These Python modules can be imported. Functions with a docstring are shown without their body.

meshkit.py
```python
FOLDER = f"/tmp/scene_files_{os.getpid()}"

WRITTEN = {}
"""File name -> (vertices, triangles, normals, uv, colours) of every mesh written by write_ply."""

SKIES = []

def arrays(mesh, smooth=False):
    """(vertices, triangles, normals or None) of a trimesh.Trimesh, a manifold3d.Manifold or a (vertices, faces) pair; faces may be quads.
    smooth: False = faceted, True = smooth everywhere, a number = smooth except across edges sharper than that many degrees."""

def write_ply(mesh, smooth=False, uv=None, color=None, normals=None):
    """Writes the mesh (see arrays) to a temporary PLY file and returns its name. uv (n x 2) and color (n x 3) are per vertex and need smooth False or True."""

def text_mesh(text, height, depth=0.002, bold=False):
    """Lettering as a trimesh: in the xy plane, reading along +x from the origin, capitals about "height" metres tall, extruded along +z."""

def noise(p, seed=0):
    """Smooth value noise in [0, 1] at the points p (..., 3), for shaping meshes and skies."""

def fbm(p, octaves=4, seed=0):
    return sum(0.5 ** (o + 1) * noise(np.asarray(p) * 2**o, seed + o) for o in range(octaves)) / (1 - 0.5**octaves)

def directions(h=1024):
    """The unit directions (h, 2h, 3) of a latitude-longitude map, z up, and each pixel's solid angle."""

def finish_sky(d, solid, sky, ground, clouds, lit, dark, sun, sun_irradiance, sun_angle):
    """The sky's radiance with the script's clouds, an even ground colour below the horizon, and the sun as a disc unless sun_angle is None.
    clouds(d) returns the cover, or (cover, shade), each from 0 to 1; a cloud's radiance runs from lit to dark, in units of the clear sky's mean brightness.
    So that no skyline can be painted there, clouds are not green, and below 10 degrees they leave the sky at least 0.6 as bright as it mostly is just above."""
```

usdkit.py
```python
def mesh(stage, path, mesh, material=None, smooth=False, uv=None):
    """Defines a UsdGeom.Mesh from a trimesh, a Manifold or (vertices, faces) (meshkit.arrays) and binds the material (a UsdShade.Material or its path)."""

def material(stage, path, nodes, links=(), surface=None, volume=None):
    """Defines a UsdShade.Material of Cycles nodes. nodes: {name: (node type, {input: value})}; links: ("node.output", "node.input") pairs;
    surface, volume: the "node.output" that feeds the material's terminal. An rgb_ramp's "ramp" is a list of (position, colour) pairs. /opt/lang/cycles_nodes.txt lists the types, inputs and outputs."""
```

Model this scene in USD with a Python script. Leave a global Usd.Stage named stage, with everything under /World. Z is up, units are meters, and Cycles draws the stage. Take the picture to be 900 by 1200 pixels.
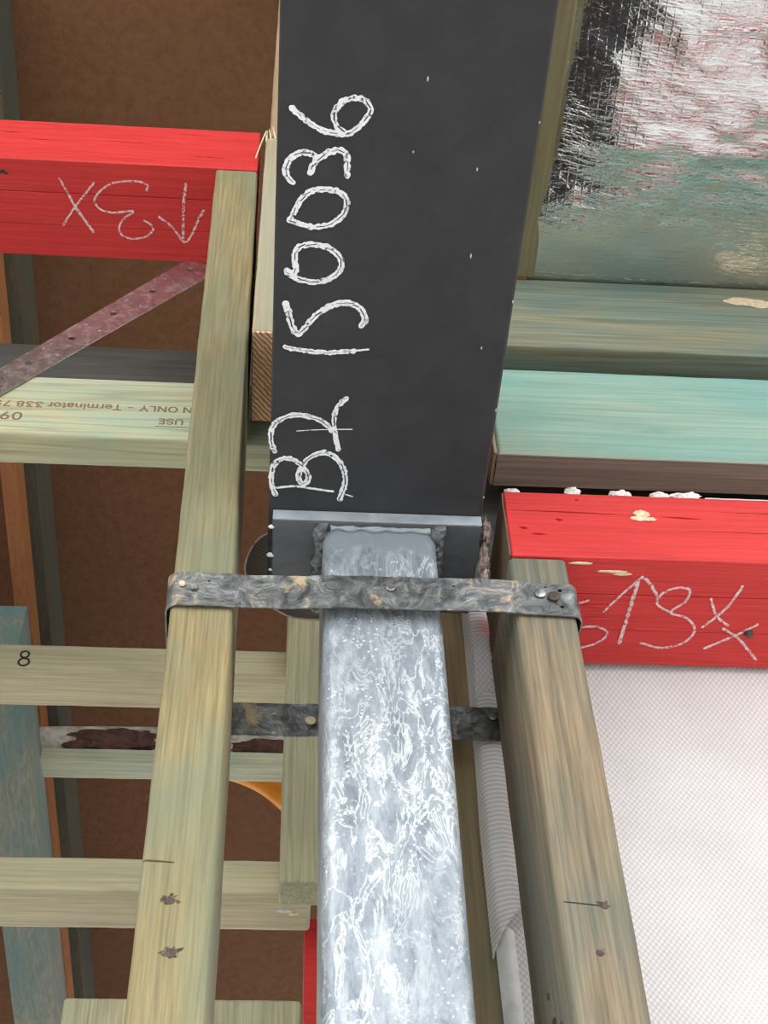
import math, random, numpy as np, trimesh, manifold3d as m3, usdkit, meshkit
from pxr import Usd, UsdGeom, UsdLux, UsdShade, Gf, Sdf
from shapely.geometry import LineString, Polygon, Point
from shapely.ops import unary_union

stage = Usd.Stage.CreateInMemory()
UsdGeom.SetStageUpAxis(stage, UsdGeom.Tokens.z)
UsdGeom.SetStageMetersPerUnit(stage, 1.0)
W = UsdGeom.Xform.Define(stage, '/World')
UsdGeom.Scope.Define(stage, '/World/Looks')
random.seed(4)
rng = np.random.default_rng(4)

# ------------------------------------------------------------------ camera, light, exposure
F_PX = 1668.5                                           # focal length in pixels of a 900 x 1200 picture
cam = UsdGeom.Camera.Define(stage, '/World/camera')
cam.CreateHorizontalApertureAttr(36.0)
cam.CreateVerticalApertureAttr(48.0)
cam.CreateFocalLengthAttr(36.0 * F_PX / 900)
cam.CreateClippingRangeAttr(Gf.Vec2f(0.02, 200))
cam.CreateExposureAttr(0.15)
ROOF_FRONT = -2.2                                       # front edge of the roof over the camera
right = (0.99712, -0.06986, -0.02957)
down = (0.03388, 0.75878, -0.65047)
fwd = (0.06788, 0.64759, 0.75896)
eye = (-0.0740, -0.7311, 1.7515)
cam.AddTransformOp().Set(Gf.Matrix4d(*right, 0, *[-x for x in down], 0, *[-x for x in fwd], 0, *eye, 1))

SKY = 1.0
dome = UsdLux.DomeLight.Define(stage, '/World/sky')
dome.CreateIntensityAttr(SKY)
dome.CreateColorAttr(Gf.Vec3f(0.93, 0.97, 1.0))
sun = UsdLux.DistantLight.Define(stage, '/World/sun')
sun.CreateIntensityAttr(2.0)
sun.CreateAngleAttr(12.0)
sun.CreateColorAttr(Gf.Vec3f(1.0, 0.96, 0.9))
SUN_AZ, SUN_EL = 25.0, 31.0                              # degrees left of straight behind the camera, above the horizon
sun.AddRotateXYZOp().Set(Gf.Vec3f(90 - SUN_EL, 0, -SUN_AZ))

# ------------------------------------------------------------------ materials
def mat(name, nodes, links=(), surface='p.BSDF'):
    return usdkit.material(stage, '/World/Looks/' + name, nodes, links, surface=surface)

def lin(r, g, b):
    f = lambda c: (c / 255 / 12.92) if c <= 10.3 else ((c / 255 + 0.055) / 1.055) ** 2.4
    return (f(r), f(g), f(b))

AX = {'x': (0.03, 1, 1), 'y': (1, 0.03, 1), 'z': (1, 1, 0.03)}
def wood(name, dark, light, stain, axis='x', stain_amount=0.5, scale=110, rough=0.7, seed=0, bump=0.25, blotch=9, ring=0.0, spec=0.3, streak=None):
    """timber with grain along an axis of the thing: fine grain, growth bands, broad stain of the treatment."""
    a = AX[axis]
    nodes = {
        'tc': ('texture_coordinate', {}),
        'mg': ('mapping', {'location': (seed * 1.7, seed * 0.9, seed * 2.3), 'scale': a}),
        'ng': ('noise_texture', {'scale': scale * 2.6, 'detail': 5.0, 'roughness': 0.62, 'distortion': 0.4}),
        'rg': ('rgb_ramp', {'ramp': [(0.28, dark), (0.5, tuple((x + y) / 2 for x, y in zip(dark, light))), (0.72, light)]}),
        'ms': ('mapping', {'location': (seed * 3.1, seed * 1.3, seed * 0.7), 'scale': tuple(0.3 if x < 1 else 1 for x in a)}),
        'ns': ('noise_texture', {'scale': blotch, 'detail': 4.0, 'roughness': 0.6, 'distortion': 0.8}),
        'rs': ('rgb_ramp', {'ramp': [(0.38, (0, 0, 0)), (0.62, (1, 1, 1))]}),
        'fs': ('math', {'math_type': 'multiply', 'value2': stain_amount}),
        'mx': ('mix', {'mix_type': 'mix', 'color2': stain}),
        'nw': ('noise_texture', {'scale': scale * 0.8, 'detail': 2.0, 'roughness': 0.5, 'distortion': 0.6}),
        'rw': ('rgb_ramp', {'ramp': [(0.40, (1, 1, 1)), (0.5, (0.6 + 0.4 * (1 - ring), 0.55 + 0.45 * (1 - ring), 0.5 + 0.5 * (1 - ring))), (0.56, (1, 1, 1))]}),
        'mw': ('mix', {'mix_type': 'multiply', 'fac': 1.0}),
        'b': ('bump', {'strength': bump, 'distance': 0.001}),
        'p': ('principled_bsdf', {'roughness': rough, 'specular_ior_level': spec}),
    }
    links = [('tc.object', 'mg.vector'), ('mg.vector', 'ng.vector'), ('ng.fac', 'rg.fac'), ('tc.object', 'ms.vector'), ('ms.vector', 'ns.vector'),
             ('ns.fac', 'rs.fac'), ('rs.color', 'fs.value1'), ('fs.value', 'mx.fac'), ('rg.color', 'mx.color1'), ('mg.vector', 'nw.vector'), ('nw.fac', 'rw.fac'),
             ('mx.result' if False else 'mx.color', 'mw.color1'), ('rw.color', 'mw.color2'), ('mw.color', 'p.base_color'), ('ng.fac', 'b.height'), ('b.normal', 'p.normal')]
    return mat(name, nodes, links)

def rough_paint(name, c1, c2, scale=40, rough=0.6, bump=0.15, bscale=300, metallic=0.0, spec=0.4, stretch=(1, 1, 1), dist=0.002):
    return mat(name, {
        'tc': ('texture_coordinate', {}), 'mp': ('mapping', {'scale': stretch}),
        'n': ('noise_texture', {'scale': scale, 'detail': 5.0, 'roughness': 0.6, 'distortion': 0.5}),
        'r': ('rgb_ramp', {'ramp': [(0.32, c1), (0.68, c2)]}),
        'n2': ('noise_texture', {'scale': bscale, 'detail': 4.0}),
        'b': ('bump', {'strength': bump, 'distance': dist}),
        'p': ('principled_bsdf', {'roughness': rough, 'metallic': metallic, 'specular_ior_level': spec})},
        [('tc.object', 'mp.vector'), ('mp.vector', 'n.vector'), ('mp.vector', 'n2.vector'), ('n.fac', 'r.fac'), ('r.color', 'p.base_color'), ('n2.fac', 'b.height'), ('b.normal', 'p.normal')])

M = {}
M['stud_yellow'] = wood('pale_green_yellow_pine', (0.155, 0.128, 0.062), (0.36, 0.275, 0.13), (0.175, 0.19, 0.12), 'z', 0.8, 150, seed=1, ring=0.35, blotch=14)
M['stud_brown'] = wood('weathered_brown_green_pine', (0.10, 0.082, 0.055), (0.32, 0.235, 0.14), (0.095, 0.125, 0.105), 'z', 0.65, 130, seed=2, ring=0.4, blotch=12)
M['teal_pale'] = wood('pale_treated_pine_with_mint_tint', (0.34, 0.31, 0.17), (0.54, 0.49, 0.29), (0.31, 0.39, 0.30), 'x', 0.75, 90, seed=3, ring=0.6, blotch=12)
M['teal'] = wood('mint_treated_pine', (0.22, 0.32, 0.25), (0.40, 0.46, 0.34), (0.17, 0.35, 0.31), 'x', 0.8, 90, seed=4, ring=0.25, blotch=8)
M['teal_brown'] = wood('olive_treated_pine_with_teal_stains', (0.15, 0.145, 0.09), (0.31, 0.28, 0.175), (0.09, 0.20, 0.19), 'x', 0.6, 90, seed=5, ring=0.4, blotch=13)
M['edge_brown'] = wood('weathered_grey_brown_pine', (0.20, 0.15, 0.12), (0.38, 0.29, 0.225), (0.22, 0.20, 0.16), 'x', 0.4, 90, seed=19, ring=0.4)
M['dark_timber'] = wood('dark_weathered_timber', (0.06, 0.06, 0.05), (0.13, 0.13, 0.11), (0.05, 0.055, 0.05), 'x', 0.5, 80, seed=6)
M['nog_pale'] = wood('pale_cream_pine', (0.38, 0.33, 0.20), (0.60, 0.53, 0.34), (0.32, 0.33, 0.22), 'x', 0.6, 90, seed=7, ring=0.3)
M['nog_green'] = wood('pale_green_pine', (0.30, 0.32, 0.22), (0.50, 0.50, 0.35), (0.26, 0.33, 0.25), 'x', 0.6, 90, seed=8, ring=0.3)
M['packer'] = wood('grey_green_sawn_pine', (0.26, 0.25, 0.15), (0.48, 0.43, 0.27), (0.27, 0.29, 0.19), 'z', 0.6, 120, seed=9, ring=0.5)
M['rear_olive'] = wood('olive_pine_with_rust', (0.10, 0.11, 0.06), (0.26, 0.23, 0.13), (0.30, 0.14, 0.05), 'z', 0.45, 80, seed=10)
M['joist_teal'] = wood('blue_green_treated_pine', (0.12, 0.135, 0.11), (0.28, 0.27, 0.20), (0.085, 0.17, 0.17), 'y', 0.8, 70, seed=11)
M['joist_orange'] = wood('orange_pine', (0.22, 0.08, 0.025), (0.34, 0.14, 0.05), (0.25, 0.09, 0.03), 'y', 0.5, 70, seed=12)
M['joist_olive'] = wood('dark_olive_pine', (0.045, 0.038, 0.022), (0.10, 0.08, 0.048), (0.03, 0.05, 0.045), 'y', 0.6, 70, seed=13)
M['roof_olive'] = wood('olive_brown_timber', (0.13, 0.11, 0.055), (0.25, 0.21, 0.11), (0.15, 0.15, 0.09), 'y', 0.6, 70, seed=14, rough=0.45)
M['block_pale'] = wood('pale_cream_block_timber', (0.30, 0.22, 0.13), (0.50, 0.38, 0.23), (0.30, 0.31, 0.23), 'z', 0.65, 110, seed=15)
M['tan'] = wood('tan_timber', (0.26, 0.18, 0.10), (0.42, 0.30, 0.18), (0.2, 0.15, 0.09), 'z', 0.4, 90, seed=16)
M['red'] = wood('red_painted_laminated_timber', (0.46, 0.024, 0.022), (0.68, 0.046, 0.042), (0.52, 0.030, 0.027), 'x', 0.6, 170, rough=0.55, seed=17, ring=0.25, bump=0.5, blotch=10)
M['red_end'] = wood('raw_brown_end_grain', (0.09, 0.055, 0.035), (0.27, 0.175, 0.105), (0.06, 0.045, 0.03), 'z', 0.5, 260, seed=18, bump=0.8)
M['end_saw'] = mat('sawn_orange_end_grain', {
    'tc': ('texture_coordinate', {}), 'mp': ('mapping', {'rotation': (0, 0, 0.7)}),
    'w': ('wave_texture', {'scale': 75.0, 'distortion': 3.0, 'detail': 3.0, 'detail_scale': 2.0}),
    'r': ('rgb_ramp', {'ramp': [(0.1, (0.45, 0.22, 0.10)), (0.5, (0.78, 0.46, 0.25)), (0.95, (0.88, 0.60, 0.36))]}),
    'b': ('bump', {'strength': 0.6, 'distance': 0.002}), 'p': ('principled_bsdf', {'roughness': 0.8, 'specular_ior_level': 0.2})},
    [('tc.object', 'mp.vector'), ('mp.vector', 'w.vector'), ('w.fac', 'r.fac'), ('r.color', 'p.base_color'), ('w.fac', 'b.height'), ('b.normal', 'p.normal')])
M['board'] = mat('brown_fibre_board', {
    'tc': ('texture_coordinate', {}), 'n': ('noise_texture', {'scale': 60.0, 'detail': 6.0, 'roughness': 0.7}),
    'r': ('rgb_ramp', {'ramp': [(0.3, (0.112, 0.050, 0.023)), (0.7, (0.155, 0.074, 0.036))]}),
    'n2': ('noise_texture', {'scale': 160.0, 'detail': 3.0}), 'b': ('bump', {'strength': 0.25, 'distance': 0.004}),
    'p': ('principled_bsdf', {'roughness': 0.85, 'specular_ior_level': 0.15})},
    [('tc.object', 'n.vector'), ('tc.object', 'n2.vector'), ('n.fac', 'r.fac'), ('r.color', 'p.base_color'), ('n2.fac', 'b.height'), ('b.normal', 'p.normal')])
M['black'] = rough_paint('charcoal_steel_paint', (0.030, 0.030, 0.032), (0.040, 0.040, 0.043), 30, 0.5, 0.25, 130, spec=0.35)
M['plate'] = rough_paint('grey_primer_paint', (0.075, 0.082, 0.088), (0.105, 0.114, 0.122), 40, 0.45, 0.3, 160)
M['plate_edge'] = rough_paint('light_grey_primer', (0.24, 0.27, 0.29), (0.34, 0.37, 0.39), 60, 0.55, 0.2, 200)
M['weld'] = rough_paint('painted_weld', (0.05, 0.052, 0.055), (0.22, 0.23, 0.24), 160, 0.5, 0.6, 300)
M['chip'] = rough_paint('chipped_paint', (0.5, 0.46, 0.38), (0.65, 0.6, 0.5), 200)
M['drip'] = rough_paint('white_paint_drip', (0.5, 0.5, 0.5), (0.65, 0.65, 0.65), 100)
M['strap'] = mat('grimy_galvanised_strap', {
    'tc': ('texture_coordinate', {}), 'n': ('noise_texture', {'scale': 55.0, 'detail': 6.0, 'roughness': 0.65, 'distortion': 1.6}),
    'r': ('rgb_ramp', {'ramp': [(0.3, (0.06, 0.06, 0.058)), (0.5, (0.17, 0.175, 0.17)), (0.68, (0.36, 0.36, 0.35))]}),
    'n3': ('noise_texture', {'scale': 28.0, 'detail': 5.0, 'roughness': 0.7, 'distortion': 0.8}),
    'r3': ('rgb_ramp', {'ramp': [(0.55, (0, 0, 0)), (0.64, (0.8, 0.8, 0.8))]}),
    'mx': ('mix', {'color2': (0.50, 0.36, 0.20)}),
    'im': ('math', {'math_type': 'multiply_add', 'value2': -0.7, 'value3': 0.7}),
    'b': ('bump', {'strength': 0.5, 'distance': 0.003}),
    'p': ('principled_bsdf', {'roughness': 0.42})},
    [('tc.object', 'n.vector'), ('tc.object', 'n3.vector'), ('n.fac', 'r.fac'), ('n3.fac', 'r3.fac'), ('r3.color', 'mx.fac'), ('r.color', 'mx.color1'), ('mx.color', 'p.base_color'),
     ('r3.color', 'im.value1'), ('im.value', 'p.metallic'), ('n.fac', 'b.height'), ('b.normal', 'p.normal')])
M['brace'] = mat('galvanised_brace_strap', {
    'tc': ('texture_coordinate', {}), 'n': ('noise_texture', {'scale': 70.0, 'detail': 6.0, 'roughness': 0.7, 'distortion': 0.5}),
    'r': ('rgb_ramp', {'ramp': [(0.35, (0.46, 0.44, 0.44)), (0.7, (0.60, 0.58, 0.58))]}),
    'rr': ('rgb_ramp', {'ramp': [(0.35, (0.16, 0.16, 0.16)), (0.7, (0.36, 0.36, 0.36))]}),
    'b': ('bump', {'strength': 0.15, 'distance': 0.001}), 'p': ('principled_bsdf', {'metallic': 0.9})},
    [('tc.object', 'n.vector'), ('n.fac', 'r.fac'), ('r.color', 'p.base_color'), ('n.fac', 'rr.fac'), ('rr.color', 'p.roughness'), ('n.fac', 'b.height'), ('b.normal', 'p.normal')])
# galvanised post: zinc with white runs along its length, grey primer brushed over the top end
M['galv'] = mat('galvanised_steel', {
    'tc': ('texture_coordinate', {}), 'mp': ('mapping', {'scale': (1, 1, 0.3)}),
    'n': ('noise_texture', {'scale': 60.0, 'detail': 9.0, 'roughness': 0.78, 'distortion': 0.5}),
    'r': ('rgb_ramp', {'ramp': [(0.32, (0.13, 0.155, 0.18)), (0.48, (0.26, 0.29, 0.32)), (0.6, (0.38, 0.41, 0.435)), (0.74, (0.54, 0.56, 0.57))]}),
    'mq': ('mapping', {'scale': (1, 1, 0.42), 'location': (3.1, 0.4, 1.7)}),
    'n2': ('noise_texture', {'scale': 62.0, 'detail': 7.0, 'roughness': 0.66, 'distortion': 0.8}),
    'r2': ('rgb_ramp', {'ramp': [(0.47, (0, 0, 0)), (0.493, (0.7, 0.7, 0.7)), (0.503, (0.7, 0.7, 0.7)), (0.53, (0, 0, 0))]}),
    'n4': ('noise_texture', {'scale': 12.0, 'detail': 2.0}), 'r4': ('rgb_ramp', {'ramp': [(0.40, (0.15, 0.15, 0.15)), (0.6, (1, 1, 1))]}),
    'f2': ('math', {'math_type': 'multiply'}), 'm2': ('mix', {'color2': (0.72, 0.73, 0.72)}),
    'v': ('voronoi_texture', {'feature': 'f1', 'scale': 230.0, 'randomness': 1.0}),
    'rv': ('rgb_ramp', {'ramp': [(0.12, (0.85, 0.85, 0.85)), (0.28, (0, 0, 0))]}),
    'nv': ('noise_texture', {'scale': 30.0, 'detail': 3.0}), 'rnv': ('rgb_ramp', {'ramp': [(0.46, (0, 0, 0)), (0.60, (1, 1, 1))]}),
    'fv': ('math', {'math_type': 'multiply'}),
    'mv': ('mix', {'color2': (0.76, 0.77, 0.76)}),
    'sx': ('separate_xyz', {}), 'ne': ('noise_texture', {'scale': 45.0, 'detail': 3.0}),
    'zo': ('math', {'math_type': 'multiply_add', 'value2': 0.05}),
    'ze': ('map_range', {'from_min': 2.594, 'from_max': 2.602, 'to_min': 0.0, 'to_max': 1.0, 'clamp': True}),
    'mz': ('mix', {'color2': (0.20, 0.225, 0.245)}),
    'me': ('map_range', {'from_min': 0.0, 'from_max': 1.0, 'to_min': 0.35, 'to_max': 0.0}),
    'b': ('bump', {'strength': 0.25, 'distance': 0.0015}),
    'p': ('principled_bsdf', {'roughness': 0.42})},
    [('tc.object', 'mp.vector'), ('mp.vector', 'n.vector'), ('n.fac', 'r.fac'), ('tc.object', 'v.vector'), ('v.distance', 'rv.fac'), ('tc.object', 'nv.vector'), ('nv.fac', 'rnv.fac'),
     ('rv.color', 'fv.value1'), ('rnv.color', 'fv.value2'), ('tc.object', 'mq.vector'), ('mq.vector', 'n2.vector'), ('n2.fac', 'r2.fac'), ('mp.vector', 'n4.vector'), ('n4.fac', 'r4.fac'),
     ('r2.color', 'f2.value1'), ('r4.color', 'f2.value2'), ('f2.value', 'm2.fac'), ('r.color', 'm2.color1'), ('fv.value', 'mv.fac'), ('m2.color', 'mv.color1'),
     ('tc.object', 'sx.vector'), ('tc.object', 'ne.vector'), ('ne.fac', 'zo.value1'), ('sx.z', 'zo.value3'), ('zo.value', 'ze.value'), ('ze.result', 'mz.fac'), ('mv.color', 'mz.color1'),
     ('mz.color', 'p.base_color'), ('ze.result', 'me.value'), ('me.result', 'p.metallic'), ('n.fac', 'b.height'), ('b.normal', 'p.normal')])
def weave(name, c1, c2, sx, sz, bands=False):
    return mat(name, {
        'tc': ('texture_coordinate', {}), 's': ('separate_xyz', {}),
        'ax': ('math', {'math_type': 'multiply', 'value2': sx}), 'az': ('math', {'math_type': 'multiply', 'value2': sz}),
        'sx': ('math', {'math_type': 'sine'}), 'sz': ('math', {'math_type': 'sine'}),
        'm': ('math', {'math_type': 'maximum' if bands else 'multiply'}), 'mr': ('map_range', {'from_min': -0.5, 'from_max': 0.8, 'to_min': 0, 'to_max': 1, 'clamp': True}),
        'mx': ('mix', {'color1': c1, 'color2': c2}), 'b': ('bump', {'strength': 0.3, 'distance': 0.0006}),
        'n': ('noise_texture', {'scale': 14.0, 'detail': 4.0}), 'rn': ('rgb_ramp', {'ramp': [(0.3, (0.88, 0.87, 0.86)), (0.7, (1, 1, 1))]}), 'mm': ('mix', {'mix_type': 'multiply', 'fac': 1.0}),
        'p': ('principled_bsdf', {'roughness': 0.6, 'specular_ior_level': 0.25})},
        [('tc.object', 's.vector'), ('s.x', 'ax.value1'), ('s.z', 'az.value1'), ('ax.value', 'sx.value1'), ('az.value', 'sz.value1'), ('sx.value', 'm.value1'), ('sz.value', 'm.value2'),
         ('m.value', 'mr.value'), ('mr.result', 'mx.fac'), ('m.value', 'b.height'), ('tc.object', 'n.vector'), ('n.fac', 'rn.fac'), ('mx.color', 'mm.color1'), ('rn.color', 'mm.color2'),
         ('mm.color', 'p.base_color'), ('b.normal', 'p.normal')])
TAU = 2 * math.pi
M['wrap'] = weave('white_woven_wall_wrap', (0.55, 0.515, 0.505), (0.70, 0.67, 0.66), TAU / 0.0045, TAU / 0.0055)
M['flap'] = weave('ribbed_white_wall_wrap', (0.52, 0.49, 0.47), (0.86, 0.83, 0.81), 0.0, TAU / 0.0042, True)
M['mesh_cloth'] = weave('dark_ribbed_mesh_cloth', (0.075, 0.055, 0.042), (0.14, 0.105, 0.085), 0.0, TAU / 0.0036, True)
M['tape'] = rough_paint('pale_grey_tape', (0.50, 0.51, 0.48), (0.66, 0.66, 0.63), 60, 0.5, 0.1)
M['foil'] = mat('silver_scrim_foil', {
    'tc': ('texture_coordinate', {}), 's': ('separate_xyz', {}),
    'ax': ('math', {'math_type': 'multiply', 'value2': TAU / 0.016}), 'ay': ('math', {'math_type': 'multiply', 'value2': TAU / 0.011}),
    'sx': ('math', {'math_type': 'sine'}), 'sy': ('math', {'math_type': 'sine'}),
    'px': ('math', {'math_type': 'power', 'value2': 22.0}), 'py': ('math', {'math_type': 'power', 'value2': 8.0}),
    'm': ('math', {'math_type': 'maximum'}),
    'mp': ('mapping', {'scale': (0.6, 1.6, 1)}),
    'n': ('noise_texture', {'scale': 120.0, 'detail': 3.0, 'roughness': 0.55, 'distortion': 0.6}),
    'h': ('math', {'math_type': 'multiply_add', 'value2': 0.10}),
    'b': ('bump', {'strength': 0.6, 'distance': 0.0020}),
    'p': ('principled_bsdf', {'metallic': 1.0, 'roughness': 0.16, 'base_color': (0.82, 0.83, 0.83)})},
    [('tc.object', 's.vector'), ('s.x', 'ax.value1'), ('s.y', 'ay.value1'), ('ax.value', 'sx.value1'), ('ay.value', 'sy.value1'), ('sx.value', 'px.value1'), ('sy.value', 'py.value1'),
     ('px.value', 'm.value1'), ('py.value', 'm.value2'), ('tc.object', 'mp.vector'), ('mp.vector', 'n.vector'), ('m.value', 'h.value1'), ('n.fac', 'h.value3'), ('h.value', 'b.height'), ('b.normal', 'p.normal')])
def chalk(name, col, lo, hi, scale=260):
    return mat(name, {
        'tc': ('texture_coordinate', {}), 'n': ('noise_texture', {'scale': scale, 'detail': 5.0, 'roughness': 0.7}),
        'r': ('rgb_ramp', {'ramp': [(lo, (0, 0, 0)), (hi, (1, 1, 1))]}),
        't': ('transparent_bsdf', {}), 'd': ('diffuse_bsdf', {'color': col}), 'm': ('mix_closure', {})},
        [('tc.object', 'n.vector'), ('n.fac', 'r.fac'), ('r.color', 'm.fac'), ('t.BSDF', 'm.closure1'), ('d.BSDF', 'm.closure2')], surface='m.closure')
M['chalk'] = chalk('white_chalk', (0.86, 0.87, 0.88), 0.36, 0.46)
M['chalk_thin'] = chalk('faint_chalk', (0.84, 0.68, 0.68), 0.40, 0.60, 330)
M['ink'] = chalk('brown_stamp_ink', (0.20, 0.13, 0.08), 0.28, 0.46, 420)
M['marker'] = rough_paint('black_marker', (0.02, 0.015, 0.012), (0.04, 0.03, 0.025), 100)
M['steel'] = rough_paint('dull_steel', (0.20, 0.20, 0.20), (0.45, 0.45, 0.44), 200, 0.4, 0.2, metallic=0.8)
M['rust'] = rough_paint('rusty_nail', (0.035, 0.022, 0.018), (0.10, 0.06, 0.05), 250, 0.6, 0.4)
M['nail_stain'] = chalk('dark_iron_stain', (0.075, 0.05, 0.045), 0.42, 0.62, 200)
M['foam'] = rough_paint('pale_mortar', (0.55, 0.47, 0.42), (0.82, 0.78, 0.74), 140, 0.9, 0.8, 260)
M['foam_pink'] = rough_paint('pinkish_grey_mortar', (0.18, 0.12, 0.10), (0.62, 0.50, 0.43), 130, 0.9, 0.9, 220)
M['conduit'] = rough_paint('orange_plastic', (0.75, 0.25, 0.02), (0.85, 0.33, 0.04), 40, 0.35, 0.05)
M['bark'] = rough_paint('dark_red_brown_bark', (0.035, 0.015, 0.010), (0.10, 0.045, 0.03), 60, 0.9, 0.8, 90)
M['wane'] = rough_paint('pale_weathered_wane', (0.20, 0.17, 0.13), (0.50, 0.46, 0.39), 40, 0.9, 0.5, 120)
M['splinter'] = rough_paint('fresh_splintered_wood', (0.55, 0.42, 0.26), (0.75, 0.62, 0.42), 150, 0.8, 0.5)
M['deck'] = rough_paint('dark_floor_deck', (0.07, 0.05, 0.035), (0.11, 0.08, 0.055), 8, 0.85, 0.1)
M['concrete'] = rough_paint('pale_concrete', (0.50, 0.49, 0.47), (0.62, 0.61, 0.59), 3, 0.85, 0.2, 60)

# ------------------------------------------------------------------ helpers
taken = {}
def path_of(name, parent=None):
    base = ('/World/' + name) if parent is None else str(parent.GetPath()) + '/' + name
    n = taken.get(base, 0)
    taken[base] = n + 1
    return base if n == 0 else f'{base}_{n:03d}'

def tag(p, label=None, cat=None, group=None, kind=None):
    p = p.GetPrim() if hasattr(p, 'GetPrim') else p
    for k, v in (('label', label), ('category', cat), ('group', group), ('kind', kind)):
        if v:
            p.SetCustomDataByKey(k, v)
    return p

def thing(name, label, cat, loc=(0, 0, 0), rot=None, group=None):
    x = UsdGeom.Xform.Define(stage, path_of(name))
    x.AddTranslateOp().Set(Gf.Vec3d(*map(float, loc)))
    if rot:
        x.AddRotateXYZOp().Set(Gf.Vec3f(*rot))
    return tag(x, label, cat, group)

def obj(name, mesh, m, parent=None, smooth=30, loc=None, label=None):
    g = usdkit.mesh(stage, path_of(name, parent), mesh, M[m], smooth=smooth)
    if loc:
        g.AddTranslateOp().Set(Gf.Vec3d(*map(float, loc)))
    if label:
        tag(g, label)
    return g.GetPrim()

def rbox(lo, hi, r=0.003, refine=None, wob=0.0, seed=0, sub=1):
    """box with rounded arrises; refine and wob give a sawn timber its slight unevenness."""
    lo, hi = np.array(lo, float), np.array(hi, float)
    s = trimesh.creation.icosphere(sub, r)
    v = np.vstack([s.vertices + [x, y, z] for x in (lo[0] + r, hi[0] - r) for y in (lo[1] + r, hi[1] - r) for z in (lo[2] + r, hi[2] - r)])
    m = m3.Manifold.hull_points(v.astype(np.float32))
    if refine:
        m = m.refine_to_length(refine)
    if wob:
        me = m.to_mesh()
        p = np.array(me.vert_properties[:, :3], float)
        off = np.stack([meshkit.noise(p * 45 + 7 * k + seed, seed + k) for k in range(3)], -1) - 0.5
        return trimesh.Trimesh(p + off * wob, np.array(me.tri_verts), process=False)
    return m

def tm(m):
    me = m.to_mesh()
    return trimesh.Trimesh(np.array(me.vert_properties[:, :3], float), np.array(me.tri_verts), process=False)

def man(t):
    return m3.Manifold(m3.Mesh(np.asarray(t.vertices, np.float32), np.asarray(t.faces, np.uint32)))

def box_m(lo, hi):
    return m3.Manifold.cube(np.subtract(hi, lo).tolist()).translate(list(map(float, lo)))

def spline(pts, n=10):
    p = np.array(pts, float)
    if len(p) < 3:
        return p
    q = np.vstack([2 * p[0] - p[1], p, 2 * p[-1] - p[-2]])
    out = []
    for i in range(1, len(q) - 2):
        for t in np.linspace(0, 1, n, endpoint=False):
            a, b, c, d = q[i - 1], q[i], q[i + 1], q[i + 2]
            out.append(0.5 * (2 * b + (c - a) * t + (2 * a - 5 * b + 4 * c - d) * t * t + (3 * b - a - 3 * c + d) * t ** 3))
    return np.vstack([out, p[-1]])

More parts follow.
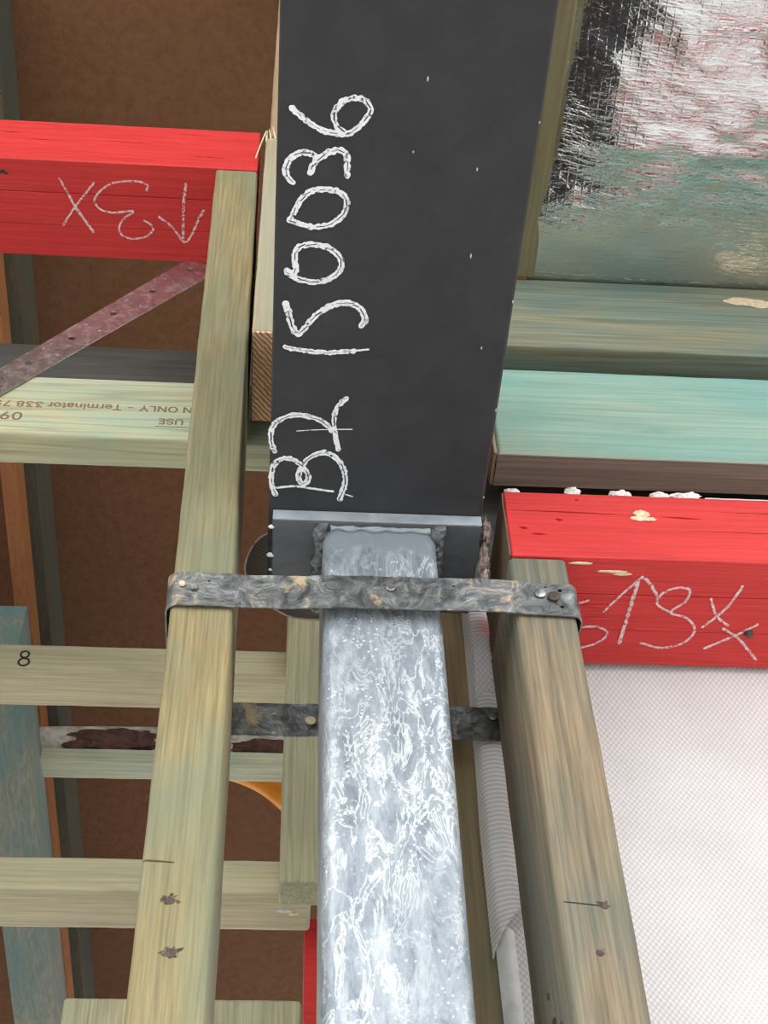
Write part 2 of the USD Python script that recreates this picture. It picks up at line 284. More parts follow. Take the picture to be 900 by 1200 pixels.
def ribbon(strokes, thick, seed=0, rag=0.22, hollow=False):
    """chalk or pen strokes as a thin raised layer with a ragged edge, in the xy plane."""
    shapes = []
    r = np.random.default_rng(seed)
    for w, pts in strokes:
        p = spline(pts)
        L = LineString(p)
        k = max(int(L.length / (w * 0.3)), 2)
        bits = []
        for t in np.linspace(0, L.length, k):
            q = L.interpolate(t)
            bits.append(Point(q.x + r.normal(0, w * 0.06), q.y + r.normal(0, w * 0.06)).buffer(w / 2 * (1 + r.uniform(-rag, rag)), quad_segs=4))
        shapes += [unary_union([a.union(b).convex_hull if False else a.union(b) for a, b in zip(bits, bits[1:])]), L.buffer(w * 0.33, quad_segs=3)]
    u = unary_union(shapes)
    if hollow:                                            # a worn stroke: chalk heavy along both sides, thin in places down the middle
        for w, pts in strokes:
            L = LineString(spline(pts))
            for t in np.arange(0, L.length, w * 1.4):
                if w > 0.003 and r.random() < 0.62:
                    a, c = L.interpolate(t), L.interpolate(t + w * r.uniform(0.8, 1.7))
                    u = u.difference(LineString([(a.x + r.normal(0, w * 0.06), a.y + r.normal(0, w * 0.06)), (c.x + r.normal(0, w * 0.06), c.y + r.normal(0, w * 0.06))]).buffer(w * r.uniform(0.06, 0.14), quad_segs=2))
    u = u.simplify(0.00008)
    return trimesh.util.concatenate([trimesh.creation.extrude_polygon(g, thick, engine='earcut') for g in getattr(u, 'geoms', [u])])

FLIP = np.diag([1.0, 1.0, -1.0, 1.0])
def under(mesh, z):
    """a layer made in xy, laid against a face that looks down at height z."""
    v = np.array(mesh.vertices) * [1, 1, -1] + [0, 0, z]
    return trimesh.Trimesh(v, np.array(mesh.faces)[:, ::-1], process=False)

def lump(c, size, seed, n=3, amp=0.5):
    s = trimesh.creation.icosphere(n, 1.0)
    v = np.array(s.vertices)
    d = 1 + amp * (meshkit.fbm(v * 2.2 + seed * 3.3, 3, seed) - 0.5) * 2
    return trimesh.Trimesh(v * d[:, None] * size + c, s.faces, process=False)

def tube(pts, rad, sides=12):
    """closed tube along a polyline."""
    p = np.asarray(pts, float)
    rad = np.broadcast_to(rad, (len(p),))
    t = np.gradient(p, axis=0); t /= np.linalg.norm(t, axis=1, keepdims=True)
    a = np.cross(t, np.where(np.abs(t[:, 2:]) < 0.9, [0, 0, 1.0], [1.0, 0, 0])); a /= np.linalg.norm(a, axis=1, keepdims=True)
    b = np.cross(t, a)
    ang = np.arange(sides) * TAU / sides
    v = p[:, None] + rad[:, None, None] * (np.cos(ang)[None, :, None] * a[:, None] + np.sin(ang)[None, :, None] * b[:, None])
    v = np.vstack([v.reshape(-1, 3), p[:1], p[-1:]])
    f = []
    for i in range(len(p) - 1):
        for j in range(sides):
            k = (j + 1) % sides
            A, B_, C_, D = i * sides + j, i * sides + k, (i + 1) * sides + k, (i + 1) * sides + j
            f += [(A, B_, C_), (A, C_, D)]
    n0, n1, last = len(v) - 2, len(v) - 1, (len(p) - 1) * sides
    for j in range(sides):
        k = (j + 1) % sides
        f += [(n0, k, j), (n1, last + j, last + k)]
    return trimesh.Trimesh(v, np.array(f), process=False)

def sheet(fn, nu, nv, thick):
    """a cloth or foil sheet: fn(u, v) -> points; given thickness by a second layer along the normal."""
    u, v = np.meshgrid(np.linspace(0, 1, nu), np.linspace(0, 1, nv), indexing='ij')
    P = fn(u, v)
    du, dv = np.gradient(P, axis=0), np.gradient(P, axis=1)
    N = np.cross(du, dv); N /= np.linalg.norm(N, axis=-1, keepdims=True) + 1e-12
    Q = P + N * thick
    i, j = np.meshgrid(np.arange(nu - 1), np.arange(nv - 1), indexing='ij')
    a = (i * nv + j).ravel(); b = a + nv; c = b + 1; d = a + 1
    k = nu * nv
    f = [np.stack([a, c, b], 1), np.stack([a, d, c], 1), np.stack([a + k, b + k, c + k], 1), np.stack([a + k, c + k, d + k], 1)]
    loop = [x * nv for x in range(nu)] + [(nu - 1) * nv + y for y in range(1, nv)] + [x * nv + nv - 1 for x in range(nu - 2, -1, -1)] + [y for y in range(nv - 2, 0, -1)]
    l0 = np.array(loop); l1 = np.roll(l0, -1)
    f += [np.stack([l0, l1, l1 + k], 1), np.stack([l0, l1 + k, l0 + k], 1)]
    return trimesh.Trimesh(np.vstack([P.reshape(-1, 3), Q.reshape(-1, 3)]), np.vstack(f), process=False)

def disc_y(x, y, z, r, h, sides=20, dome=0.0):
    """a nail or screw head standing h proud of a face at depth y that looks towards -y."""
    prof = [(r, 0), (r, h * 0.6), (r * 0.8, h), (0, h * (1 + dome))]
    v, f = [], []
    for rr, hh in prof[:-1]:
        v += [(x + rr * math.cos(a), y - hh, z + rr * math.sin(a)) for a in np.arange(sides) * TAU / sides]
    v += [(x, y - prof[-1][1], z), (x, y, z)]
    for k in range(2):
        for j in range(sides):
            q = (j + 1) % sides
            f += [(k * sides + j, k * sides + q, (k + 1) * sides + q), (k * sides + j, (k + 1) * sides + q, (k + 1) * sides + j)]
    for j in range(sides):
        q = (j + 1) % sides
        f += [(2 * sides + j, 2 * sides + q, 3 * sides), (q, j, 3 * sides + 1)]
    return trimesh.Trimesh(np.array(v), np.array(f), process=False)

def blot_y(x, y, z, w, h, seed, thick=0.0003):
    """an irregular flat stain on a face that looks towards -y."""
    r = np.random.default_rng(seed)
    a = np.linspace(0, TAU, 24, endpoint=False)
    rad = 1 + 0.3 * r.normal(size=24)
    poly = Polygon(np.stack([np.cos(a) * w * rad, np.sin(a) * h * rad], 1)).buffer(0)
    poly = max(getattr(poly, 'geoms', [poly]), key=lambda g: g.area)
    t = trimesh.creation.extrude_polygon(poly, thick, engine='earcut')
    v = np.array(t.vertices)
    return trimesh.Trimesh(np.stack([x + v[:, 0], y - v[:, 2], z + v[:, 1]], 1), np.array(t.faces), process=False)

def rel(mesh, loc):
    t = tm(mesh) if hasattr(mesh, 'to_mesh') else mesh
    return trimesh.Trimesh(np.array(t.vertices) - np.array(loc), np.array(t.faces), process=False)

# strokes measured on the faces they stand on: width, then points (x, y) in metres
BEAM_MARKS = {
  'six': [(0.00379, [(-0.0802, -0.3364), (-0.0709, -0.3285), (-0.061, -0.3226), (-0.0523, -0.3205), (-0.0432, -0.3206), (-0.0356, -0.3266), (-0.0305, -0.334), (-0.03, -0.3392), (-0.0342, -0.3437), (-0.0415, -0.3449), (-0.0479, -0.3416), (-0.0521, -0.336), (-0.0528, -0.3309), (-0.0501, -0.3245), (-0.045, -0.3211)])],
  'three': [(0.00421, [(-0.0775, -0.2842), (-0.0813, -0.2881), (-0.0824, -0.2948), (-0.0792, -0.3015), (-0.0726, -0.3057), (-0.0658, -0.3052), (-0.0628, -0.302), (-0.0654, -0.2957), (-0.0661, -0.291), (-0.0648, -0.2965), (-0.0601, -0.3028), (-0.053, -0.3077), (-0.0468, -0.3086), (-0.0427, -0.3048), (-0.0426, -0.2984), (-0.0419, -0.29)])],
  'zero': [(0.00401, [(-0.0786, -0.2561), (-0.0751, -0.2648), (-0.0715, -0.272), (-0.0654, -0.2782), (-0.058, -0.28), (-0.0491, -0.2795), (-0.0427, -0.2757), (-0.0411, -0.2694), (-0.0432, -0.2622), (-0.0493, -0.2559), (-0.0581, -0.2521), (-0.0683, -0.2526), (-0.0789, -0.2558)])],
  'zero_b': [(0.00411, [(-0.0802, -0.2164), (-0.0736, -0.2164), (-0.0746, -0.2286), (-0.0722, -0.2354), (-0.0652, -0.2383), (-0.0549, -0.2373), (-0.0469, -0.2327), (-0.0424, -0.2258), (-0.0442, -0.2179), (-0.0511, -0.2115), (-0.0616, -0.2087), (-0.0708, -0.2108), (-0.0795, -0.2152)])],
  'five': [(0.00448, [(-0.0797, -0.1901), (-0.0772, -0.1799), (-0.0745, -0.1704), (-0.0709, -0.1654), (-0.0663, -0.17), (-0.0598, -0.18), (-0.052, -0.1876), (-0.0414, -0.1929), (-0.0319, -0.1918), (-0.0255, -0.1865), (-0.0234, -0.1802), (-0.0261, -0.1741)])],
  'one': [(0.00367, [(-0.0792, -0.1538), (-0.0712, -0.1522), (-0.0601, -0.1511), (-0.049, -0.1506), (-0.038, -0.1517), (-0.0297, -0.1529)]), (0.00154, [(-0.0297, -0.1529), (-0.0194, -0.1548)])],
  'two': [(0.00421, [(-0.0852, -0.0588), (-0.0875, -0.0661), (-0.088, -0.0771), (-0.0843, -0.0859), (-0.0765, -0.0917), (-0.0673, -0.0937), (-0.0565, -0.0915), (-0.0476, -0.0866), (-0.0423, -0.0801)]), (0.00379, [(-0.0331, -0.1109), (-0.0394, -0.1018), (-0.0413, -0.0919), (-0.0401, -0.0793), (-0.0381, -0.0684), (-0.0363, -0.062)]), (0.00096, [(-0.069, -0.0785), (-0.0517, -0.0806), (-0.0272, -0.0821)])],
  'letter': [(0.00432, [(-0.0836, -0.016), (-0.0864, -0.0246), (-0.0867, -0.038), (-0.0839, -0.0473), (-0.077, -0.0521), (-0.0681, -0.0493), (-0.0604, -0.0402), (-0.0584, -0.0327), (-0.0618, -0.0267), (-0.0658, -0.0314), (-0.0649, -0.041), (-0.0594, -0.0522), (-0.0494, -0.0586), (-0.0405, -0.0562), (-0.0339, -0.0481), (-0.0302, -0.0368), (-0.0303, -0.0252), (-0.0336, -0.0134)]), (0.00199, [(-0.0822, -0.0225), (-0.0688, -0.0245), (-0.0569, -0.0231), (-0.0388, -0.0206)]), (0.00134, [(-0.0289, -0.0179), (-0.0232, -0.0162)])],
}
LEFT_MARKS = {
  'cross': [(0.00277, [(-0.3335, 0.0209), (-0.3185, 0.0557)]), (0.00375, [(-0.3185, 0.0557), (-0.3006, 0.0855)]), (0.00297, [(-0.2963, 0.025), (-0.3184, 0.0546), (-0.3337, 0.079)])],
  'three': [(0.0028, [(-0.2396, 0.0306), (-0.2383, 0.0248), (-0.2464, 0.0209), (-0.2608, 0.0208), (-0.2774, 0.0246), (-0.2914, 0.0357), (-0.2971, 0.0476), (-0.2896, 0.0577), (-0.2751, 0.06), (-0.2552, 0.057), (-0.2661, 0.067), (-0.2718, 0.078), (-0.2691, 0.0875), (-0.2577, 0.0917), (-0.2428, 0.0885), (-0.2344, 0.0796), (-0.2369, 0.0726), (-0.2431, 0.0682)])],
  'arrow': [(0.00373, [(-0.1965, 0.0202), (-0.1995, 0.0446), (-0.201, 0.0875)]), (0.00331, [(-0.2271, 0.0626), (-0.2128, 0.0749), (-0.1999, 0.0927), (-0.1907, 0.0821), (-0.1841, 0.065), (-0.1777, 0.0524)])],
}
RIGHT_MARKS = {
  'five': [(0.00206, [(0.1583, 0.0509), (0.168, 0.0456)]), (0.00209, [(0.165, 0.0765), (0.1773, 0.0748), (0.188, 0.0793), (0.1884, 0.0869), (0.1807, 0.0949), (0.1706, 0.0996)])],
  'arrow': [(0.00318, [(0.2012, 0.0928), (0.2021, 0.0725), (0.203, 0.0502), (0.2038, 0.0226)]), (0.00208, [(0.1824, 0.0572), (0.1939, 0.0373), (0.2062, 0.0185)]), (0.00271, [(0.2062, 0.0185), (0.2125, 0.0239), (0.2236, 0.0402)])],
  'three': [(0.00222, [(0.2366, 0.0562), (0.2305, 0.0528), (0.2238, 0.0474), (0.2236, 0.0402), (0.2283, 0.0328), (0.2381, 0.0288), (0.2471, 0.0315), (0.2461, 0.0436), (0.2366, 0.0562), (0.2503, 0.0618), (0.2598, 0.0727), (0.2593, 0.0828), (0.2514, 0.0928), (0.2357, 0.0971), (0.2184, 0.0921)])],
  'cross': [(0.00235, [(0.2662, 0.0403), (0.2747, 0.0584), (0.2862, 0.0691)]), (0.00233, [(0.2884, 0.025), (0.2826, 0.0457), (0.275, 0.0596), (0.266, 0.0719)])],
  'cross_b': [(0.00254, [(0.2835, 0.073), (0.2987, 0.0838), (0.3194, 0.1083)]), (0.00254, [(0.3104, 0.0676), (0.2975, 0.0787), (0.2732, 0.0964)])],
}

# ------------------------------------------------------------------ the setting
def struct(name, mesh, m, label, cat, smooth=30):
    p = obj(name, mesh, m, smooth=smooth)
    return tag(p, label, cat, kind='structure')

struct('floor', box_m((-9, -9, -0.12), (9, 9, 0)), 'concrete', 'pale concrete slab under the frame', 'floor')
# board lining on the underside of the pitched roof: falls away from the camera by about 11 degrees
def roof_z(y):
    return 3.8736 - 0.1918 * (y - 0.15)
def pitched(x0, x1, y0, y1, zlow, thick, r=0.004, slope=0.0232, x_at=0.15):
    b = tm(rbox((0, y0, 0), (1, y1, thick), r, 0.25))
    v = np.array(b.vertices)
    xa = x0 + v[:, 0] * (x1 - x0) + slope * (v[:, 1] - x_at)
    return trimesh.Trimesh(np.stack([xa, v[:, 1], v[:, 2] + zlow - 0.1918 * (v[:, 1] - x_at)], 1), b.faces, process=False)
struct('ceiling', pitched(-5.0, 5.2, ROOF_FRONT, 2.7, 3.8736, 0.018, 0.004, 0.0), 'board', 'brown fibre board lining the underside of the roof', 'ceiling')

struct('floor', box_m((-2.6, 0.0, 0.001), (2.6, 0.9, 0.02)), 'deck', 'dark brown floor deck of the room behind the frame', 'floor')
for side, x0, x1 in (('front', -5.0, -1.12), ('front', 1.18, 5.0)):
    struct('wall_' + side, box_m((x0, 0.03, 0), (x1, 0.09, 3.85)), 'board', 'brown board closing the frame beyond the ' + ('left' if x0 < 0 else 'right') + ' edge', 'wall')
for side, x in (('left', -2.6), ('right', 2.6)):
    struct('wall_' + side, box_m((x - 0.05, 0.3, 0), (x + 0.05, 2.6, 3.2)), 'board', f'brown board wall on the {side} of the room behind the frame', 'wall')

# ------------------------------------------------------------------ black steel beam with chalk marks
BZ = 2.607
o = (-0.004, 0.10, BZ)
beam = thing('steel_beam', 'black painted steel beam overhead with large white chalk numbers on its underside', 'beam', o)
fl = lambda z0, z1: tm(rbox((-0.0887, -1.9, z0), (0.0805, 0.10, z1), 0.0022, 0.03))
body = trimesh.util.concatenate([fl(BZ, BZ + 0.012), fl(2.845, 2.857), tm(box_m((-0.0085, -1.9, BZ + 0.010), (0.0005, 0.098, 2.847)))])
obj('beam_body', rel(body, o), 'black', beam)
for k, (key, strokes) in enumerate(BEAM_MARKS.items()):
    obj('chalk_mark', rel(under(ribbon([(w * (0.95 if w > 0.003 else 0.8 if w > 0.0012 else 0.4), p) for w, p in strokes], 0.0005, k, 0.24, True), BZ), o), 'chalk', beam, smooth=False)
for k, (x, y) in enumerate([(0.0795, -0.335), (0.0797, -0.20), (0.0793, -0.105), (0.0800, -0.02), (0.0430, -0.300), (0.046, -0.235), (0.0, -0.31), (0.062, -0.16), (0.005, -0.36)]):
    obj('paint_chip', rel(lump((x, y, BZ - 0.0001), (0.0005, 0.0009 + 0.0004 * (k % 3), 0.0002), 40 + k, 2), o), 'chip', beam)

# ------------------------------------------------------------------ galvanised post with its cap plate
PF = 0.009                                               # front face of the post
post = thing('steel_post', 'galvanised square steel post in the middle with grey painted cap plate under the black beam', 'post', (0, PF, 0))
o = (0, PF, 0)
def tube_section(x0, x1, y0, y1, r, t):
    out = Polygon([(x0, y0), (x1, y0), (x1, y1), (x0, y1)]).buffer(-r).buffer(r, quad_segs=6)
    return out.difference(out.buffer(-t))
sec = tube_section(-0.045, 0.0442, PF, PF + 0.089, 0.0095, 0.004)
pm = trimesh.creation.extrude_polygon(sec, 2.5953, engine='earcut')
obj('post_body', rel(pm, o), 'galv', post, smooth=40)
PZ = 2.5955
pl = rbox((-0.0852, 0.001, PZ), (0.0802, 0.098, BZ - 0.0002), 0.0014, 0.03)
plate = obj('cap_plate', rel(pl, o), 'plate', post, label='dark grey cap plate')
obj('plate_edge', rel(rbox((-0.0850, -0.0004, PZ + 0.0002), (0.0800, 0.0012, BZ - 0.0004), 0.0005), o), 'plate_edge', plate, label='light grey painted front edge of the plate')
for side, x in ((0, -0.047), (1, 0.0462)):
    ys = np.linspace(0.002, 0.097, 60)
    rr = 0.0048 * (0.75 + 0.6 * meshkit.noise(np.stack([ys * 260, ys * 0 + side * 5, ys * 0], 1), 3))
    t = tube(np.stack([x + 0.0012 * np.sin(ys * 400), ys, np.full_like(ys, PZ - 0.0006)], 1), rr, 10)
    v = np.array(t.vertices); v += (np.stack([meshkit.noise(v * 500 + k, k) for k in range(3)], 1) - 0.5) * 0.0022
    obj('weld', rel(trimesh.Trimesh(v, t.faces, process=False), o), 'weld', post)
xs = np.linspace(-0.040, 0.039, 50)
t = tube(np.stack([xs, np.full_like(xs, PF - 0.0016), PZ + 0.0005 + 0.001 * np.sin(xs * 320)], 1), 0.0026 * (0.7 + 0.6 * meshkit.noise(np.stack([xs * 220, xs * 0, xs * 0], 1), 9)), 10)
obj('weld', rel(t, o), 'plate_edge', post)
for k, (x, y, s) in enumerate([(-0.0858, 0.009, 0.0026), (-0.0862, 0.039, 0.003), (-0.0857, 0.055, 0.0018)]):
    obj('paint_drip', rel(lump((x, y, PZ + 0.001), (s, s * 0.6, s * 0.7), k, 2, 0.3), o), 'drip', post)

# ------------------------------------------------------------------ wall studs
def nail_set(parent, o, spots, m='rust', y=0.0):
    for k, (x, z, r) in enumerate(spots):
        n = obj('nail', rel(disc_y(x, y + 0.0004, z, r, 0.0011), o), m, parent, smooth=40)
        obj('stain', rel(blot_y(x, y + 0.0001, z + 0.001, r * 1.9, r * 1.3, 11 + k + int(abs(x) * 1e4)), o), 'nail_stain', n, smooth=False)

o = (-0.1345, 0, 0.25)
tilt = math.degrees(math.atan(0.0078 / 0.66))
z0 = 2.5 - 0.25
ls = thing('wall_stud', 'pale yellow green pine stud left of the steel post under the red lintel', 'stud', o)
b = rbox((-0.1570, 0, 0.25), (-0.1120, 0.1175, 3.1735), 0.0035, 0.03, 0.0008, 1)
v = np.array(b.vertices); v[:, 0] -= (v[:, 2] - 2.45) * 0.0112 - 0.0015 - np.where(v[:, 2] < 2.45, (v[:, 2] - 2.45) * 0.0072, 0); b = trimesh.Trimesh(v, b.faces, process=False)
body = man(b)
slot = m3.Manifold.hull_points(np.array([(-0.1565, -0.002, 2.2738), (-0.1345, -0.002, 2.2728), (-0.1345, -0.002, 2.2745), (-0.1565, -0.002, 2.2765), (-0.1565, 0.004, 2.2748), (-0.136, 0.003, 2.2738)], np.float32))
body = body - slot
obj('timber', rel(body, o), 'stud_yellow', ls)
nail_set(ls, o, [(-0.1355, 2.2465, 0.0028), (-0.1322, 2.2113, 0.003)])

o = (0.1202, 0, 0.25)
rs = thing('wall_stud', 'weathered brown green pine stud right of the steel post under the red beam', 'stud', o)
b = rbox((0.0977, 0, 0.25), (0.1427, 0.1175, 2.5618), 0.0045, 0.03, 0.0010, 2)
body = man(b) - m3.Manifold.hull_points(np.array([(0.101, -0.002, 2.2492), (0.124, -0.002, 2.2468), (0.124, -0.002, 2.2482), (0.101, -0.002, 2.2508), (0.102, 0.003, 2.250), (0.122, 0.003, 2.2476)], np.float32))
obj('timber', rel(body, o), 'stud_brown', rs)
nail_set(rs, o, [(0.1262, 2.2472, 0.0022), (0.1184, 2.2150, 0.0024)])
for k, (y, z, s) in enumerate([(0.060, 2.222, 0.0022), (0.052, 2.200, 0.003), (0.047, 2.186, 0.0025), (0.033, 2.188, 0.0022)]):
    obj('nail', rel(lump((0.0975, y, z), (0.0014, s, s), 30 + k, 2, 0.4), o), 'rust', rs)
# ------------------------------------------------------------------ red lintels, three laminations each
def lintel(name, label, x0, x1, z0, z1, cuts, base):
    t = thing(name, label, 'beam', base)
    for k in range(3):
        ya, yb = k * 0.0395 + (0.0001 if k else 0), (k + 1) * 0.0395 - 0.0001
        m = man(rbox((x0, ya, z0), (x1 - 0.001 * k, yb, z1), 0.0016 if k == 0 else 0.0007, 0.025, 0.0004, 5 + k))
        if k == 0:
            for (xa, za, xb, zb, h, d) in cuts:
                m = m - m3.Manifold.hull_points(np.array([(xa, -0.002, za), ((xa + xb) / 2, -0.002, (za + zb) / 2 + h / 2), (xb, -0.002, zb), ((xa + xb) / 2, -0.002, (za + zb) / 2 - h / 2),
                                                         (xa + 0.001, d * 0.5, za), ((xa + xb) / 2, d, (za + zb) / 2), (xb - 0.001, d * 0.5, zb)], np.float32))
        obj('lamination', rel(m, base), 'red', t)
    return t
LZ0, LZ1 = 3.1742, 3.2660
o = (-0.45, 0.059, LZ0)
left_red = lintel('red_lintel', 'red painted lintel at upper left with chalked cross on its underside', -0.95, -0.1187, LZ0, LZ1,
    [(-0.405, 3.236, -0.382, 3.235, 0.003, 0.006), (-0.375, 3.221, -0.335, 3.221, 0.002, 0.006), (-0.29, 3.2255, -0.235, 3.2235, 0.002, 0.006), (-0.20, 3.20, -0.15, 3.197, 0.0022, 0.006),
     (-0.32, 3.187, -0.22, 3.186, 0.0015, 0.004), (-0.22, 3.251, -0.17, 3.250, 0.0015, 0.004)], o)
for k, (key, s) in enumerate(LEFT_MARKS.items()):
    obj('chalk_mark', rel(under(ribbon([(w * 0.75, p) for w, p in s], 0.0004, 20 + k, 0.3), LZ0), o), 'chalk_thin', left_red, smooth=False)
RZ0, RZ1 = 2.5625, 2.6400
o = (0.40, 0.059, RZ0)
right_red = lintel('red_lintel', 'red painted laminated beam at right with chalked arrow and nail underneath, white wrap below', 0.1005, 1.05, RZ0, RZ1,
    [(0.0985, 2.6165, 0.205, 2.6150, 0.0022, 0.008), (0.2250, 2.614, 0.262, 2.6125, 0.003, 0.006), (0.1085, 2.5955, 0.1175, 2.5945, 0.0035, 0.008), (0.117, 2.5885, 0.132, 2.588, 0.0032, 0.008),
     (0.1385, 2.6065, 0.1465, 2.6058, 0.004, 0.008), (0.1575, 2.632, 0.163, 2.6315, 0.003, 0.005), (0.24, 2.598, 0.34, 2.597, 0.0012, 0.004), (0.27, 2.622, 0.36, 2.6215, 0.0012, 0.004)], o)
for k, (key, s) in enumerate(RIGHT_MARKS.items()):
    obj('chalk_mark', rel(under(ribbon([(w * 0.85, p) for w, p in s], 0.0004, 30 + k, 0.3), RZ0 - 0.0003), o), 'chalk_thin', right_red, smooth=False)
obj('end_grain', rel(rbox((0.0990, 0.001, RZ0 + 0.001), (0.1008, 0.1170, RZ1 - 0.001), 0.0006, 0.008, 0.0016, 3), o), 'red_end', right_red, label='raw brown sawn end')
# nail driven into the underside, and the torn pale knot on the front
nl = disc_y(0, 0, 0, 0.0035, 0.004)
v = np.array(nl.vertices); nl = trimesh.Trimesh(np.stack([v[:, 0] + 0.3055, v[:, 2] + 0.077, v[:, 1] + RZ0], 1), np.array(nl.faces)[:, ::-1], process=False)
obj('nail', rel(nl, o), 'rust', right_red, smooth=40)
for k, (dx, dz, sx, sz) in enumerate([(0, 0.003, 0.006, 0.004), (-0.002, -0.003, 0.008, 0.003), (0.005, -0.004, 0.006, 0.002)]):
    obj('splinter', rel(lump((0.211 + dx, -0.0006, 2.6135 + dz), (sx, 0.0014, sz), 60 + k, 2), o), 'splinter', right_red)
for k, (x, y, l) in enumerate([(0.1555, 0.006, 0.009), (0.182, 0.014, 0.012), (0.190, 0.0165, 0.007), (0.176, 0.052, 0.012), (0.178, 0.066, 0.011)]):
    obj('splinter', rel(lump((x, y, RZ0 - 0.0004), (l, 0.0013, 0.0007), 70 + k, 2), o), 'splinter' if k < 3 else 'red', right_red)

mk = ribbon([(0.004, [(-0.3990, 0.010), (-0.4015, 0.013), (-0.3985, 0.0165), (-0.3925, 0.0165)]), (0.0025, [(-0.3925, 0.018), (-0.389, 0.0185)])], 0.0003, 5, 0.1)
obj('marker_letter', rel(under(mk, LZ0), (-0.45, 0.059, LZ0)), 'marker', left_red, smooth=False)

# ------------------------------------------------------------------ hoop strap round the two studs and the post
def loop_path():
    r = 0.007
    x0, x1, y0, y1 = -0.1590, 0.1455, -0.0022, 0.1275
    sx = np.linspace(x0 + r, x1 - r, 150)
    pts = [np.stack([sx, y0 + 0.0006 * np.sin(sx * 60) - 0.0004, 0 * sx], 1)]
    def arc(cx, cy, a0, a1): a = np.linspace(a0, a1, 10)[1:-1]; return np.stack([cx + r * np.cos(a), cy + r * np.sin(a), 0 * a], 1)
    pts.append(arc(x1 - r, y0 + r, -math.pi / 2, 0))
    sy = np.linspace(y0 + r, y1 - r, 20); pts.append(np.stack([x1 + 0 * sy, sy, 0 * sy], 1))
    pts.append(arc(x1 - r, y1 - r, 0, math.pi / 2))
    sx2 = sx[::-1]; pts.append(np.stack([sx2, y1 + 0.003 * np.sin((sx2 + 0.15) * 10), 0 * sx2], 1))
    pts.append(arc(x0 + r, y1 - r, math.pi / 2, math.pi))
    pts.append(np.stack([x0 + 0 * sy, sy[::-1], 0 * sy], 1))
    pts.append(arc(x0 + r, y0 + r, math.pi, 1.5 * math.pi))
    return np.vstack(pts)
def strap_solid(path, h0, h1, th, nz=9):
    n = len(path)
    t = np.roll(path, -1, 0) - np.roll(path, 1, 0); t /= np.linalg.norm(t, axis=1, keepdims=True)
    nrm = np.stack([t[:, 1], -t[:, 0], 0 * t[:, 0]], 1)
    zs = np.linspace(0, 1, nz)
    P = np.zeros((n, nz, 2, 3))
    for a, zz in enumerate(zs):
        z = h0 + (h1 - h0) * zz
        base = path + [0, 0, 0]
        base[:, 2] = z + (0.0016 * np.sin(path[:, 0] * 21 + 1.0) if True else 0) - 0.008 * np.clip((path[:, 1] - 0.02) / 0.1, 0, 1)
        q = base * [70, 70, 70]
        d = (meshkit.fbm(q, 3, 4) - 0.5) * 0.0022
        P[:, a, 0] = base + nrm * (d[:, None] - 0.0)
        P[:, a, 1] = base + nrm * (d[:, None] + th)
    V = P.reshape(-1, 3); idx = np.arange(n * nz * 2).reshape(n, nz, 2)
    f = []
    for i in range(n):
        k = (i + 1) % n
        for a in range(nz - 1):
            A, B_, C_, D = idx[i, a, 1], idx[k, a, 1], idx[k, a + 1, 1], idx[i, a + 1, 1]
            f += [(A, B_, C_), (A, C_, D)]
            A, B_, C_, D = idx[i, a, 0], idx[k, a, 0], idx[k, a + 1, 0], idx[i, a + 1, 0]
            f += [(A, C_, B_), (A, D, C_)]
        f += [(idx[i, 0, 0], idx[k, 0, 0], idx[k, 0, 1]), (idx[i, 0, 0], idx[k, 0, 1], idx[i, 0, 1])]
        e = nz - 1
        f += [(idx[i, e, 1], idx[k, e, 1], idx[k, e, 0]), (idx[i, e, 1], idx[k, e, 0], idx[i, e, 0])]
    return trimesh.Trimesh(V, np.array(f), process=False)
o = (-0.0067, 0.0625, 2.4936)
st = thing('hoop_strap', 'grimy galvanised hoop strap wrapped around both studs and the steel post', 'strap', o)
sm = man(strap_solid(loop_path(), 2.4945, 2.5285, 0.0011))
def drill(x, y, z, r):
    return m3.Manifold.cylinder(0.03, r, r, 16).rotate([90, 0, 0]).translate([x, y + 0.015, z])
for x, z, r in [(0.1322, 2.5205, 0.0016), (0.1318, 2.5030, 0.0016), (0.1215, 2.5235, 0.0010), (-0.1295, 2.5185, 0.0010), (0.052, 2.5215, 0.0010)]:
    sm = sm - drill(x, 0, z, r)
for x, z, r in [(-0.0790, 2.5075, 0.0018), (-0.0785, 2.4885, 0.0018), (0.0767, 2.5145, 0.0017), (0.078, 2.4960, 0.0017)]:
    sm = sm - drill(x, 0.1275, z, r)
obj('band', rel(sm, o), 'strap', st, smooth=45)
for x, z, r, m in [(-0.1400, 2.5105, 0.0028, 'steel'), (-0.1490, 2.5140, 0.0026, 'splinter'), (0.0044, 2.5165, 0.0036, 'steel'), (0.1165, 2.5150, 0.0042, 'steel'), (0.1265, 2.5125, 0.0046, 'rust')]:
    obj('nail_head', rel(disc_y(x, -0.0046, z, r, 0.0017, 24), o), m, st, smooth=40)
obj('nail_head', rel(disc_y(-0.0499, 0.1275 - 0.001, 2.4997, 0.0042, 0.0012, 24), o), 'splinter', st, smooth=40)
obj('nail_head', rel(disc_y(0.0962, 0.1275 - 0.001, 2.5088, 0.0038, 0.0012, 24), o), 'steel', st, smooth=40)

